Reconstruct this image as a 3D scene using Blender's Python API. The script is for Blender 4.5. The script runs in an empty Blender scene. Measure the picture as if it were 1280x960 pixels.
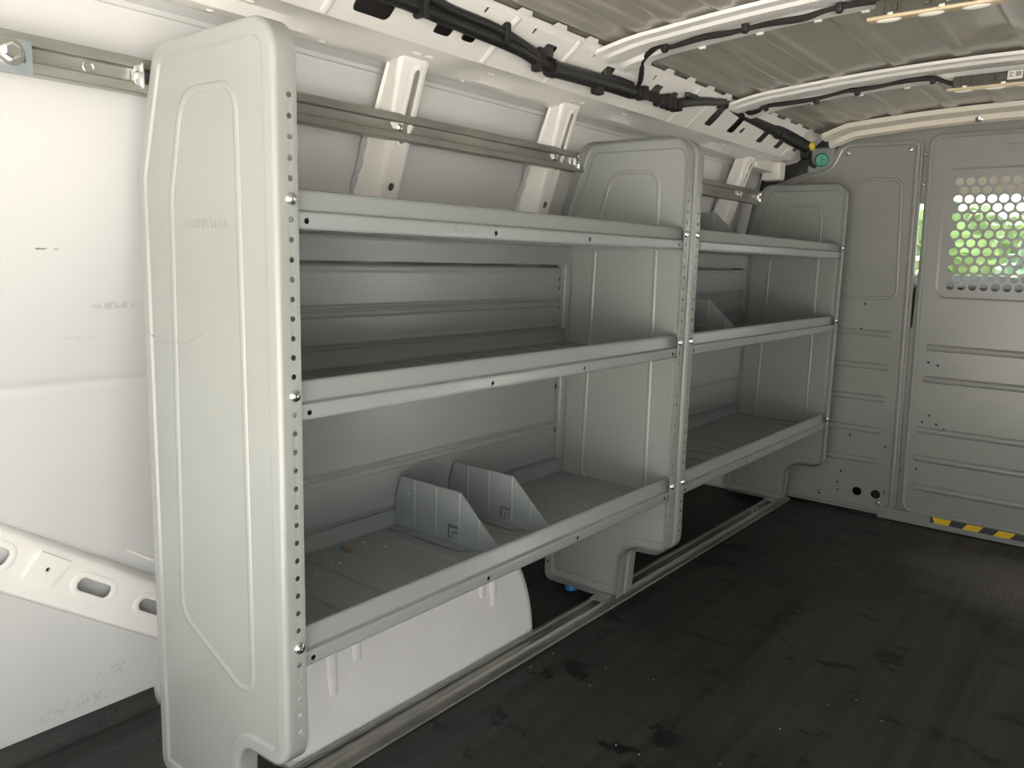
import bpy, bmesh, math, random
from mathutils import Vector, Matrix, noise
from mathutils.geometry import tessellate_polygon
C = bpy.context.scene.collection
random.seed(7)
PI = math.pi
P = 0.0254                                   # hole pitch of the shelving

# ------------------------------------------------------------------ materials
def mat(name, col, rough=.5, metal=0., spec=.5, coat=0., bump=0., bscale=60., bdist=.002, var=0., vscale=8., stretch=None, rvar=0.):
    m = bpy.data.materials.new(name); m.use_nodes = True
    nt = m.node_tree; N = nt.nodes; L = nt.links
    b = N['Principled BSDF']
    b.inputs['Base Color'].default_value = (*col, 1); b.inputs['Roughness'].default_value = rough
    b.inputs['Metallic'].default_value = metal; b.inputs['Specular IOR Level'].default_value = spec
    b.inputs['Coat Weight'].default_value = coat; b.inputs['Coat Roughness'].default_value = .12
    tc = N.new('ShaderNodeTexCoord'); src = tc.outputs['Object']
    if stretch:
        mp = N.new('ShaderNodeMapping'); mp.inputs['Scale'].default_value = stretch
        L.new(src, mp.inputs['Vector']); src = mp.outputs['Vector']
    if var or rvar:
        n = N.new('ShaderNodeTexNoise'); n.inputs['Scale'].default_value = vscale; n.inputs['Detail'].default_value = 6
        n.inputs['Roughness'].default_value = .6; L.new(src, n.inputs['Vector'])
        if var:
            r = N.new('ShaderNodeValToRGB'); r.color_ramp.elements[0].position = .3; r.color_ramp.elements[1].position = .7
            r.color_ramp.elements[0].color = (*[c*(1-var) for c in col], 1)
            r.color_ramp.elements[1].color = (*[min(1, c*(1+var)) for c in col], 1)
            L.new(n.outputs['Fac'], r.inputs['Fac']); L.new(r.outputs['Color'], b.inputs['Base Color'])
        if rvar:
            mr = N.new('ShaderNodeMapRange'); mr.inputs['From Min'].default_value = .3; mr.inputs['From Max'].default_value = .7
            mr.inputs['To Min'].default_value = rough-rvar; mr.inputs['To Max'].default_value = rough+rvar
            L.new(n.outputs['Fac'], mr.inputs['Value']); L.new(mr.outputs['Result'], b.inputs['Roughness'])
    if bump:
        n2 = N.new('ShaderNodeTexNoise'); n2.inputs['Scale'].default_value = bscale; n2.inputs['Detail'].default_value = 4
        L.new(src, n2.inputs['Vector'])
        bp = N.new('ShaderNodeBump'); bp.inputs['Strength'].default_value = bump; bp.inputs['Distance'].default_value = bdist
        L.new(n2.outputs['Fac'], bp.inputs['Height']); L.new(bp.outputs['Normal'], b.inputs['Normal'])
    return m

M = {}
M['grey']   = mat('grey_panel_paint', (.315, .325, .305), .22, bump=.12, bscale=7, bdist=.004, var=.04, vscale=3)
M['shelf']  = mat('grey_shelf_paint', (.285, .305, .30), .24, bump=.08, bscale=7, bdist=.003, var=.012, vscale=3)
M['part']   = mat('grey_partition_paint', (.285, .288, .268), .27, bump=.15, bscale=6, bdist=.004, var=.05, vscale=4)
M['galv']   = mat('galvanised_steel', (.40, .395, .36), .40, metal=.85, bump=.2, bscale=90, bdist=.0006, var=.22, vscale=22, stretch=(1, .25, 1), rvar=.08)
M['zinc']   = mat('bright_zinc', (.75, .75, .73), .25, metal=1.)
M['bluez']  = mat('blue_zinc', (.42, .48, .50), .38, metal=.7, var=.1, vscale=40)
M['black']  = mat('black_plastic', (.012, .012, .012), .42, bump=.3, bscale=200, bdist=.0008)
M['tape']   = mat('black_cloth_tape', (.018, .014, .013), .65, bump=.5, bscale=150, bdist=.0015)
M['dkgrey'] = mat('dark_grey_sleeve', (.045, .046, .04), .4)
M['skin']   = mat('roof_skin_primer', (.42, .395, .34), .2, bump=.25, bscale=5, bdist=.006, var=.06, vscale=5)
M['cream']  = mat('cream_body_paint', (.78, .72, .62), .4)
M['lens']   = mat('lamp_lens_plastic', (.62, .5, .32), .18, spec=.7)
M['clear']  = mat('lamp_clear_lens', (.85, .82, .72), .08, spec=.8)
M['board']  = mat('lamp_housing_plastic', (.07, .065, .05), .5, bump=.3, bscale=120)
M['label']  = mat('paper_label', (.80, .78, .74), .6)
M['ink']    = mat('black_ink', (.02, .02, .02), .6)
M['yellow'] = mat('yellow_tape', (.85, .56, .02), .4)
M['hblack'] = mat('black_tape', (.04, .042, .045), .45)
M['yplug']  = mat('yellow_connector', (.62, .55, .03), .4)
M['green']  = mat('green_cap_plastic', (.03, .30, .20), .45)
M['blue']   = mat('blue_plastic', (.02, .25, .60), .35)
M['chip']   = mat('pale_chips', (.70, .68, .62), .7)
M['leafd']  = mat('dry_leaf', (.30, .20, .08), .8)
M['sealant']= mat('grey_sealant', (.50, .52, .54), .5, bump=.6, bscale=70, bdist=.004)
M['bounce_grey'] = mat('bounce_cutting_grey', (.36, .355, .34), .5)  # made-up lining, grey chosen to cut light bounced off the unseen right wall
M['dash']   = mat('dash_plastic', (.012, .012, .013), .8)
M['liner']  = mat('headliner_cloth', (.72, .66, .52), .9)
M['ground'] = mat('pale_concrete', (.51, .49, .46), .9, var=.1, vscale=.6)
M['leaf']   = mat('tree_leaves', (.095, .155, .045), .6, var=.4, vscale=.8)
M['leaf2']  = mat('tree_leaves_blue', (.085, .15, .085), .6, var=.3, vscale=.8)
M['bark']   = mat('tree_bark', (.12, .09, .06), .9)
M['carwhite'] = mat('white_car_paint', (.75, .80, .86), .25)
M['tyre']   = mat('tyre_rubber', (.02, .02, .02), .7)
M['carglass'] = mat('car_glass', (.03, .04, .05), .05)

def glass_mat():
    m = bpy.data.materials.new('windshield_glass'); m.use_nodes = True
    nt = m.node_tree; N = nt.nodes; L = nt.links
    b = N['Principled BSDF']; b.inputs['Base Color'].default_value = (.95, 1, .97, 1)
    b.inputs['Roughness'].default_value = 0; b.inputs['IOR'].default_value = 1.1; b.inputs['Transmission Weight'].default_value = 1
    return m
M['glass'] = glass_mat()

def wall_white():
    """white body paint with a few scuffs that have their own shapes"""
    m = mat('white_body_paint_scuffed', (.80, .775, .745), .38, bump=.1, bscale=5, bdist=.004)
    nt = m.node_tree; N = nt.nodes; L = nt.links; b = N['Principled BSDF']
    tc = [n for n in N if n.type == 'TEX_COORD'][0]
    sep = N.new('ShaderNodeSeparateXYZ'); L.new(tc.outputs['Object'], sep.inputs['Vector'])
    nz = N.new('ShaderNodeTexNoise'); nz.inputs['Scale'].default_value = 120; nz.inputs['Detail'].default_value = 5
    L.new(tc.outputs['Object'], nz.inputs['Vector'])
    def math_(op, a, bb=None, c=None):
        n = N.new('ShaderNodeMath'); n.operation = op
        for i, vv in enumerate((a, bb, c)):
            if vv is None: continue
            if isinstance(vv, (int, float)): n.inputs[i].default_value = vv
            else: L.new(vv, n.inputs[i])
        return n.outputs[0]
    tot = None
    for (y0, z0, ry, rz, amt, thr) in ((-.125, .899, .05, .0018, .9, .50), (-.104, .925, .022, .0012, .8, .50), (0.0, .808, .05, .008, .28, .40),
                                       (-.05, .755, .05, .004, .12, .48), (.02, .10, .05, .015, .35, .52), (-.06, .06, .09, .02, .25, .52)):
        dy = math_('DIVIDE', math_('SUBTRACT', sep.outputs['Y'], y0), ry)
        dz = math_('DIVIDE', math_('SUBTRACT', sep.outputs['Z'], z0), rz)
        r2 = math_('ADD', math_('MULTIPLY', dy, dy), math_('MULTIPLY', dz, dz))
        fall = math_('MAXIMUM', math_('SUBTRACT', 1., r2), 0.)
        k = math_('MULTIPLY', fall, math_('MULTIPLY', math_('MINIMUM', math_('MAXIMUM', math_('MULTIPLY', math_('SUBTRACT', nz.outputs['Fac'], thr), 9.), 0.), 1.), amt))
        tot = k if tot is None else math_('MAXIMUM', tot, k)
    mx = N.new('ShaderNodeMix'); mx.data_type = 'RGBA'
    mx.inputs[6].default_value = (.64, .635, .625, 1); mx.inputs[7].default_value = (.10, .09, .065, 1)
    L.new(tot, mx.inputs[0]); L.new(mx.outputs[2], b.inputs['Base Color'])
    return m
M['wall'] = wall_white()
M['white'] = mat('white_body_paint', (.87, .845, .80), .36, bump=.12, bscale=8, bdist=.004)
M['well'] = mat('white_wheel_well_paint', (.88, .86, .84), .36, bump=.25, bscale=14, bdist=.004, var=.04, vscale=10)

def rubber():
    m = bpy.data.materials.new('black_rubber_mat'); m.use_nodes = True
    nt = m.node_tree; N = nt.nodes; L = nt.links; b = N['Principled BSDF']
    tc = N.new('ShaderNodeTexCoord')
    def nz(scale, stretch, detail=5):
        mp = N.new('ShaderNodeMapping'); mp.inputs['Scale'].default_value = stretch; L.new(tc.outputs['Object'], mp.inputs['Vector'])
        n = N.new('ShaderNodeTexNoise'); n.inputs['Scale'].default_value = scale; n.inputs['Detail'].default_value = detail
        n.inputs['Roughness'].default_value = .65; L.new(mp.outputs['Vector'], n.inputs['Vector']); return n.outputs['Fac']
    streak = nz(34, (1, .035, 1)); patch = nz(3.2, (1, .8, 1), 8); dirt = nz(7, (1, 1.6, 1), 10); fine = nz(260, (1, .2, 1), 3)
    r1 = N.new('ShaderNodeValToRGB'); e = r1.color_ramp.elements
    e[0].position = .32; e[0].color = (.009, .009, .009, 1); e[1].position = .70; e[1].color = (.050, .049, .047, 1); L.new(streak, r1.inputs['Fac'])
    r2 = N.new('ShaderNodeValToRGB'); e = r2.color_ramp.elements
    e[0].position = .40; e[0].color = (0, 0, 0, 1); e[1].position = .68; e[1].color = (1, 1, 1, 1); L.new(patch, r2.inputs['Fac'])
    mx = N.new('ShaderNodeMix'); mx.data_type = 'RGBA'; mx.inputs[7].default_value = (.060, .058, .049, 1)
    ml = N.new('ShaderNodeMath'); ml.operation = 'MULTIPLY'; ml.inputs[1].default_value = .7; L.new(r2.outputs['Color'], ml.inputs[0])
    L.new(ml.outputs[0], mx.inputs[0]); L.new(r1.outputs['Color'], mx.inputs[6])
    r3 = N.new('ShaderNodeValToRGB'); e = r3.color_ramp.elements                        # dark smears, hard edged
    e[0].position = .385; e[0].color = (1, 1, 1, 1); e[1].position = .42; e[1].color = (0, 0, 0, 1); L.new(dirt, r3.inputs['Fac'])
    mx2 = N.new('ShaderNodeMix'); mx2.data_type = 'RGBA'; mx2.inputs[7].default_value = (.006, .006, .006, 1)
    L.new(r3.outputs['Color'], mx2.inputs[0]); L.new(mx.outputs[2], mx2.inputs[6]); 
    sp = N.new('ShaderNodeSeparateXYZ'); L.new(tc.outputs['Object'], sp.inputs['Vector'])
    def mt(op, a, bb):
        n = N.new('ShaderNodeMath'); n.operation = op
        for i, vv in enumerate((a, bb)):
            if isinstance(vv, (int, float)): n.inputs[i].default_value = vv
            else: L.new(vv, n.inputs[i])
        return n.outputs[0]
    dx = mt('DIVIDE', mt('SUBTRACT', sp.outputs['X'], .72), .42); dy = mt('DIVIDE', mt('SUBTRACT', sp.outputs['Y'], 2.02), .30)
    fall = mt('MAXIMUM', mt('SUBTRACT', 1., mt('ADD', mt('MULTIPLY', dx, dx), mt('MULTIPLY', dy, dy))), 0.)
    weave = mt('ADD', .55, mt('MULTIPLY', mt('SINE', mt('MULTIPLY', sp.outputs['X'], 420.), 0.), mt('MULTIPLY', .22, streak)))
    dust_light = mt('MINIMUM', mt('MULTIPLY', mt('MULTIPLY', fall, weave), mt('MULTIPLY', patch, 2.4)), 1.)       # dusty patch by the door, its pale tone also painting in the light there
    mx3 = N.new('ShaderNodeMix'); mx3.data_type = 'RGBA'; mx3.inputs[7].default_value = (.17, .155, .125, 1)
    L.new(dust_light, mx3.inputs[0]); L.new(mx2.outputs[2], mx3.inputs[6]); L.new(mx3.outputs[2], b.inputs['Base Color'])
    mr = N.new('ShaderNodeMapRange'); mr.inputs['From Min'].default_value = .3; mr.inputs['From Max'].default_value = .7
    mr.inputs['To Min'].default_value = .42; mr.inputs['To Max'].default_value = .62; L.new(patch, mr.inputs['Value']); L.new(mr.outputs['Result'], b.inputs['Roughness'])
    ad = N.new('ShaderNodeMath'); ad.operation = 'ADD'; L.new(streak, ad.inputs[0]); L.new(fine, ad.inputs[1])
    bp = N.new('ShaderNodeBump'); bp.inputs['Strength'].default_value = .35; bp.inputs['Distance'].default_value = .002
    L.new(ad.outputs[0], bp.inputs['Height']); L.new(bp.outputs['Normal'], b.inputs['Normal'])
    b.inputs['Specular IOR Level'].default_value = .4
    return m
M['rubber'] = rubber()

# ------------------------------------------------------------------ mesh helpers
class MB:
    def __init__(s): s.bm = bmesh.new()
    def face(s, pts):
        try: return s.bm.faces.new([s.bm.verts.new(p) for p in pts])
        except ValueError: return None
    def box(s, a, b, bev=0., seg=2, rot=None):
        c = [(a[i]+b[i])/2 for i in range(3)]; d = [abs(b[i]-a[i]) for i in range(3)]
        t = bmesh.new(); bmesh.ops.create_cube(t, size=1.)
        bmesh.ops.scale(t, vec=d, verts=t.verts)
        if bev: bmesh.ops.bevel(t, geom=t.edges[:], offset=min(bev, min(d)*.45), segments=seg, affect='EDGES', profile=.5)
        if rot: bmesh.ops.rotate(t, cent=(0, 0, 0), matrix=rot, verts=t.verts)
        bmesh.ops.translate(t, vec=c, verts=t.verts); s.merge(t)
    def merge(s, t):
        me = bpy.data.meshes.new('tmp'); t.to_mesh(me); t.free(); s.bm.from_mesh(me); bpy.data.meshes.remove(me)
    def sweep(s, prof, fr, n0, n1, closed=False, caps=False):
        """prof: 2D points; fr(u,v,w)->3D; extruded from w=n0 to w=n1 (or list of w)"""
        ws = [n0, n1] if not isinstance(n0, (list, tuple)) else n0
        rings = [[s.bm.verts.new(fr(u, v, w)) for u, v in prof] for w in ws]
        n = len(prof)
        for a, b in zip(rings, rings[1:]):
            for i in range(n if closed else n-1):
                j = (i+1) % n; s.bm.faces.new((a[i], a[j], b[j], b[i]))
        if caps and closed:
            s.bm.faces.new(rings[0][::-1]); s.bm.faces.new(rings[-1])
    def plate(s, outer, holes, fr, w0=0., w1=None):
        """flat sheet with real holes; fr(u,v,w)->3D; thickness from w0 to w1"""
        loops = [outer]+list(holes)
        tris = tessellate_polygon([[Vector((u, v, 0)) for u, v in lp] for lp in loops])
        flat = [p for lp in loops for p in lp]
        A = [s.bm.verts.new(fr(u, v, w0)) for u, v in flat]
        for t in tris:
            try: s.bm.faces.new([A[i] for i in t])
            except ValueError: pass
        if w1 is not None:
            B = [s.bm.verts.new(fr(u, v, w1)) for u, v in flat]
            for t in tris:
                try: s.bm.faces.new([B[i] for i in reversed(t)])
                except ValueError: pass
            k = 0
            for lp in loops:
                n = len(lp)
                for i in range(n):
                    j = (i+1) % n; s.bm.faces.new((A[k+i], A[k+j], B[k+j], B[k+i]))
                k += n
    def tube(s, pts, r, seg=10, closed=False, flat=None, nrm=None, caps=True):
        """round tube along points; flat=(ra, rb) with nrm gives an elliptical bead lying on a surface"""
        pts = [Vector(p) for p in pts]; n = len(pts); rings = []
        prev = None
        for i, p in enumerate(pts):
            if closed: t = pts[(i+1) % n]-pts[i-1]
            else: t = pts[min(i+1, n-1)]-pts[max(i-1, 0)]
            t.normalize()
            if nrm is not None: a = Vector(nrm)
            else:
                a = prev if prev is not None else (Vector((0, 0, 1)) if abs(t.z) < .9 else Vector((1, 0, 0)))
            a = (a-t*a.dot(t)).normalized(); prev = a
            b = t.cross(a)
            ra, rb = flat if flat else (r[i] if isinstance(r, (list, tuple)) else r,)*2
            rings.append([s.bm.verts.new(p+a*ra*math.cos(q)+b*rb*math.sin(q)) for q in (2*PI*k/seg for k in range(seg))])
        for i in range(n if closed else n-1):
            A = rings[i]; B = rings[(i+1) % n]
            for k in range(seg): s.bm.faces.new((A[k], A[(k+1) % seg], B[(k+1) % seg], B[k]))
        if not closed and caps: s.bm.faces.new(rings[0][::-1]); s.bm.faces.new(rings[-1])
    def lathe(s, prof, o, ax, seg=16):
        """prof: (radius, height) along axis ax from origin o"""
        ax = Vector(ax).normalized(); o = Vector(o)
        a = (Vector((0, 0, 1)) if abs(ax.z) < .9 else Vector((1, 0, 0))); a = (a-ax*a.dot(ax)).normalized(); b = ax.cross(a)
        rings = []
        for r, h in prof:
            if r < 1e-6: rings.append([s.bm.verts.new(o+ax*h)])
            else: rings.append([s.bm.verts.new(o+ax*h+(a*math.cos(2*PI*k/seg)+b*math.sin(2*PI*k/seg))*r) for k in range(seg)])
        for A, B in zip(rings, rings[1:]):
            for k in range(seg):
                q = [A[k % len(A)], A[(k+1) % len(A)], B[(k+1) % len(B)], B[k % len(B)]]
                q = [x for i, x in enumerate(q) if x not in q[:i]]
                if len(q) > 2: s.bm.faces.new(q)
        if len(rings[0]) > 1: s.bm.faces.new(rings[0][::-1])
        if len(rings[-1]) > 1: s.bm.faces.new(rings[-1])
    def build(s, name, m, parent=None, smooth=35, solid=0., bev=0., recalc=True):
        bmesh.ops.remove_doubles(s.bm, verts=s.bm.verts, dist=1e-5)
        if recalc: bmesh.ops.recalc_face_normals(s.bm, faces=s.bm.faces)
        me = bpy.data.meshes.new(name); s.bm.to_mesh(me); s.bm.free()
        for mm in (m if isinstance(m, (list, tuple)) else [m]): me.materials.append(mm)
        if smooth:
            me.shade_smooth(); me.set_sharp_from_angle(angle=math.radians(smooth))
        o = bpy.data.objects.new(name, me); C.objects.link(o)
        if parent: setp(o, parent)
        if solid:
            md = o.modifiers.new('sheet', 'SOLIDIFY'); md.thickness = solid; md.offset = 0
        if bev:
            md = o.modifiers.new('edge', 'BEVEL'); md.width = bev; md.segments = 2; md.limit_method = 'ANGLE'; md.angle_limit = .7
        if smooth:
            md = o.modifiers.new('normals', 'WEIGHTED_NORMAL'); md.keep_sharp = True; md.mode = 'FACE_AREA'; md.weight = 80
        return o

WM = {}
def wm(o):
    m = Matrix.Translation(o.location) @ o.rotation_euler.to_matrix().to_4x4()
    return wm(o.parent) @ o.matrix_parent_inverse @ m if o.parent else m
def setp(o, parent):
    """meshes are modelled in world coordinates; shift so the parent's place is kept"""
    o.parent = parent; o.matrix_parent_inverse = wm(parent).inverted()
def thing(name, label, cat, loc, group=None):
    o = bpy.data.objects.new(name, None); C.objects.link(o); o.location = loc; o.empty_display_size = .05
    return tag(o, label, cat, group)
def tag(o, label=None, cat=None, group=None, kind=None):
    if label: o['label'] = label
    if cat: o['category'] = cat
    if group: o['group'] = group
    if kind: o['kind'] = kind
    return o
def struct(o, label=None):
    o['kind'] = 'structure'
    if label: o['label'] = label
    return o

def fillet(poly, radii, d=0., seg=6):
    """rounded polygon inset by d; same vertex count for every d. poly is CCW"""
    n = len(poly); out = []
    def off(a, b):
        a = Vector(a); b = Vector(b); t = (b-a).normalized(); nn = Vector((-t.y, t.x)); return a+nn*d, t
    for i in range(n):
        p0, p1, p2 = poly[i-1], poly[i], poly[(i+1) % n]
        a, t1 = off(p0, p1); c, t2 = off(p1, p2)
        den = t1.x*t2.y-t1.y*t2.x
        if abs(den) < 1e-6: q = c
        else:
            k = ((c.x-a.x)*t2.y-(c.y-a.y)*t2.x)/den; q = a+t1*k
        convex = den > 0; r = max(.002, radii[i]-d if convex else radii[i]+d)
        ang = math.acos(max(-1, min(1, t1.dot(t2)))); L = r*math.tan(ang/2)
        s = q-t1*L; nn = Vector((-t1.y, t1.x))*(1 if convex else -1); ctr = s+nn*r
        for k in range(seg+1):
            w = ang*k/seg*(1 if convex else -1)
            vv = s-ctr; out.append((ctr.x+vv.x*math.cos(w)-vv.y*math.sin(w), ctr.y+vv.x*math.sin(w)+vv.y*math.cos(w)))
    return out
def circ(u, v, r, n=10, ru=None): return [(u+(ru or r)*math.cos(2*PI*k/n), v+r*math.sin(2*PI*k/n)) for k in range(n)]
def rrect(u0, v0, u1, v1, r, seg=4): return fillet([(u0, v0), (u1, v0), (u1, v1), (u0, v1)], [r]*4, 0, seg)
def clone(o, parent, loc):
    c = o.copy(); C.objects.link(c); c.parent = parent; c.matrix_parent_inverse = wm(parent).inverted(); c.location = loc; return c

# ------------------------------------------------------------------ van shell
Y0, Y1, RD = -.95, 2.44, -.08
fy = lambda u, v, w: (u, w, v)                      # profile in (x,z) extruded along y
ZR = lambda x: 1.398-.09*(x-.5)**2                  # underside of the roof bows
ZS = lambda x: 1.417-.085*(x-.5)**2                 # roof skin

mb = MB()
prof = [(-.605, -.01), (-.606, .12), (-.603, .30), (-.585, .50), (-.553, .655), (-.556, .668), (-.553, .678), (-.540, .69), (-.495, .80), (-.440, .92), (-.410, 1.02), (-.390, 1.13), (-.379, 1.21), (-.372, 1.2555), (-.366, 1.2565), (-.362, 1.263), (-.338, 1.271)]
mb.sweep(prof, fy, [Y0+i*(Y1-Y0)/24 for i in range(25)], None)
for yc in (Y0+.001, 2.43):
    mb.plate([(-.70, -.01), (-.604, -.01), (-.603, .3), (-.553, .66), (-.495, .8), (-.44, .92), (-.39, 1.13), (-.362, 1.263), (-.238, 1.288), (-.145, 1.368), (-.2, 1.47), (-.40, 1.40), (-.52, 1.25), (-.66, .95), (-.70, .6)], [], lambda u, v, w: (u, yc, v))
outer = [(-.70, -.06), (-.70, .6), (-.66, .95), (-.52, 1.25), (-.40, 1.40), (-.2, 1.47)]
mb.sweep(outer, fy, Y0, Y1+.9)
struct(mb.build('wall_left', M['wall'], solid=0.002), 'white painted left body side of the van with a crease and a few dark scuffs')

mb = MB()                                            # right side: door opening next to the bulkhead, rear gap added for light
xr = 1.52
def quad_y(y0, y1, z0, z1):
    mb.box((xr, y0, z0), (xr+.06, y1, z1), .01)
quad_y(-.2, 2.02, -.06, 1.42); quad_y(Y0, -.2, 1.25, 1.42); quad_y(Y0, -.2, -.06, -.012); quad_y(2.34, Y1+.1, -.06, 1.42); quad_y(2.02, 2.34, 1.0, 1.42); quad_y(2.02, 2.34, -.06, -.012)
struct(mb.build('wall_right', M['bounce_grey']))

mb = MB()                                            # left rear door, shut: added unseen to keep light off the near panel
mb.box((-.62, Y0-.06, -.05), (RD, Y0-.012, 1.38), .02); mb.box((-.50, Y0-.015, .12), (RD-.1, Y0+.01, .62), .012); mb.box((-.48, Y0-.015, .72), (RD-.1, Y0+.004, 1.25), .012)
struct(mb.build('light_block_door', M['white']))

mb = MB()                                            # roof skin with shallow pressed ribs
ribs = [-.118, -.045, .035, .14, .296, .436, .58, .72, .86, 1.0, 1.14]
xs = set([-.21, 1.53])
for r in ribs: xs |= {r-.026, r-.019, r-.012, r+.012, r+.019, r+.026}
for i in range(30): xs.add(-.2+1.7*i/29)
xs = sorted(xs)
def skin(x, y):
    z = ZS(x)
    for r in ribs:
        d = abs(x-r); z -= .0045*max(0, min(1, (.026-d)/.014))
    z += .004*noise.noise(Vector((x*3.2, y*3.2, 1.3)))
    return z
ys = [Y0+(Y1-Y0)*i/60 for i in range(61)]
G = [[mb.bm.verts.new((x, y, skin(x, y))) for x in xs] for y in ys]
for i in range(len(ys)-1):
    for j in range(len(xs)-1): mb.bm.faces.new((G[i][j], G[i][j+1], G[i+1][j+1], G[i+1][j]))
mb.sweep([(-.25, 1.46), (.4, 1.50), (1.2, 1.46), (1.6, 1.38)], fy, Y0, Y1+.9)
mb.box((-.25, Y0-.01, 1.40), (1.6, Y0, 1.50)); mb.box((-.25, 2.41, 1.392), (.02, 2.43, 1.50)); mb.box((.30, 2.41, 1.392), (1.6, 2.43, 1.50))  # end boxes added against stray light, gap left to brighten the skin
struct(mb.build('ceiling', M['skin'], smooth=60), 'bare painted roof skin with shallow pressed ribs')

# floor: one rubber mat with ripples near the bulkhead
mb = MB()
nx, ny = 110, 170
def floor_z(x, y):
    z = .0012*noise.noise(Vector((x*5, y*2.2, 0)))
    for (x0, y0, x1, y1, w, h) in ((.17, 1.80, 1.1, 1.52, .035, .020), (.32, 1.98, 1.1, 1.86, .045, .016), (.05, 2.02, .45, 2.20, .03, .006), (.62, 2.15, 1.2, 2.02, .04, .014)):
        t = max(0, min(1, ((x-x0)*(x1-x0)+(y-y0)*(y1-y0))/((x1-x0)**2+(y1-y0)**2)))
        d = math.hypot(x-x0-t*(x1-x0), y-y0-t*(y1-y0)+.02*math.sin(t*7)); z += h*math.exp(-(d/w)**2)*min(1, 3*t+.15)
    if x < -.13: z *= max(0, min(1, (-.135-x)*0))
    if x > -.13: z *= min(1, (x+.13)/.12)
    return z
X0f, X1f = -.585, 1.52
G = [[mb.bm.verts.new((X0f+(X1f-X0f)*i/nx, Y0+(2.43-Y0)*j/ny, floor_z(X0f+(X1f-X0f)*i/nx, Y0+(2.43-Y0)*j/ny))) for i in range(nx+1)] for j in range(ny+1)]
for j in range(ny):
    for i in range(nx): mb.bm.faces.new((G[j][i], G[j][i+1], G[j+1][i+1], G[j+1][i]))
mb.sweep([(-.585, 0), (-.593, .006), (-.600, .018), (-.602, .034), (-.604, .034)], fy, Y0, .085)     # mat edge turned up the wall
mb.box((-.70, Y0, -.06), (1.58, 2.9, -.012))
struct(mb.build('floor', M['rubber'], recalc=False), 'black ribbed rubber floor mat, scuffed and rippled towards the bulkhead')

# roof side rail with cut-outs
mb = MB()
fx0, fz0, fx1, fz1 = -.238, 1.288, -.145, 1.368
sl = math.hypot(fx1-fx0, fz1-fz0)
def fr_rail(u, v, w):                                # u along y, v up the slope, w outwards
    t = v/sl; rise = .008*max(0, min(1, (u-.9)/1.0))*t
    nx_, nz_ = (fz1-fz0)/sl, -(fx1-fx0)/sl
    return (fx0+(fx1-fx0)*t+w*nx_, u, fz0+(fz1-fz0)*t+w*nz_+rise)
holes = [rrect(.285, .022, .365, .085, .012), rrect(.468, .030, .512, .07, .008), rrect(.540, .034, .575, .07, .008),
         rrect(.76, .055, .80, .088, .008), rrect(.99, .055, 1.03, .088, .008), rrect(1.22, .055, 1.26, .088, .008), rrect(1.315, .050, 1.35, .085, .008),
         rrect(.55, .10, .556, .112, .002), rrect(.70, .095, .706, .108, .002), rrect(.92, .095, .926, .108, .002), rrect(.965, .097, .985, .104, .002), rrect(1.19, .095, 1.196, .108, .002)]
for y in (1.59, 1.745, 1.975, 2.13): holes.append(rrect(y, .026, y+.045, .085, .008))
holes += [rrect(1.823, .036, 1.842, .055, .004), rrect(2.29, .035, 2.33, .06, .004)]
holes += [rrect(-.35, .022, -.27, .085, .012), rrect(-.05, .03, .0, .085, .008)]
mb.plate([(Y0, 0), (2.40, 0), (2.40, sl), (Y0, sl)], holes, fr_rail, 0)
for y in [i*.117-.9 for i in range(28)]:             # spot-weld tabs along the top edge
    if y < 2.35: mb.plate([(y, sl), (y+.052, sl), (y+.042, sl+.013), (y+.010, sl+.013)], [], fr_rail, 0)
for y in (-.55, .24, .63, .84, 1.41, 1.52, 2.25):          # pressed stiffening creases across the rail
    mb.tube([fr_rail(y, .004, .0), fr_rail(y+.01, sl*.95, .0)], 0, 8, flat=(.0035, .009), nrm=(.65, 0, -.76))
# soffit below: swells out around every pillar, flat pockets between them
ysn = [Y0+i*.025 for i in range(int((2.40-Y0)/.025)+1)]
pil = (-.55, .475, 1.0, 2.1)
def swell(y): return max(0, min(1, 1.7*max(math.exp(-((y-c)/.13)**2) for c in pil+(1.53,))))
rows = []
for y in ysn:
    m_ = swell(y)
    pr = [(-.338, 1.271), (-.322, 1.2695-.002*m_), (-.305, 1.2715-.003*m_), (-.292, 1.288-.020*m_), (-.262, 1.293-.012*m_), (fx0, fz0)]
    rows.append([mb.bm.verts.new((x, y, z)) for x, z in pr])
for a, b in zip(rows, rows[1:]):
    for i in range(5): mb.bm.faces.new((a[i], a[i+1], b[i+1], b[i]))
for y in (.12, .70, .80, 1.24, 1.33, 1.86):                # little slots pressed in the soffit
    mb.box((-.285, y, 1.2865), (-.280, y+.022, 1.2885), .0005)
for y in (-.02, .09, .30, .66, .9, 1.3): mb.lathe([(.006, -.001), (.005, -.0025), (0, -.003)], (-.318, y, 1.2705), (0.2, 0, 1), 10)
struct(mb.build('roof_side_rail', M['white'], solid=.0016, smooth=40), 'white pressed roof side rail with row of cut-outs above the shelving')

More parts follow.
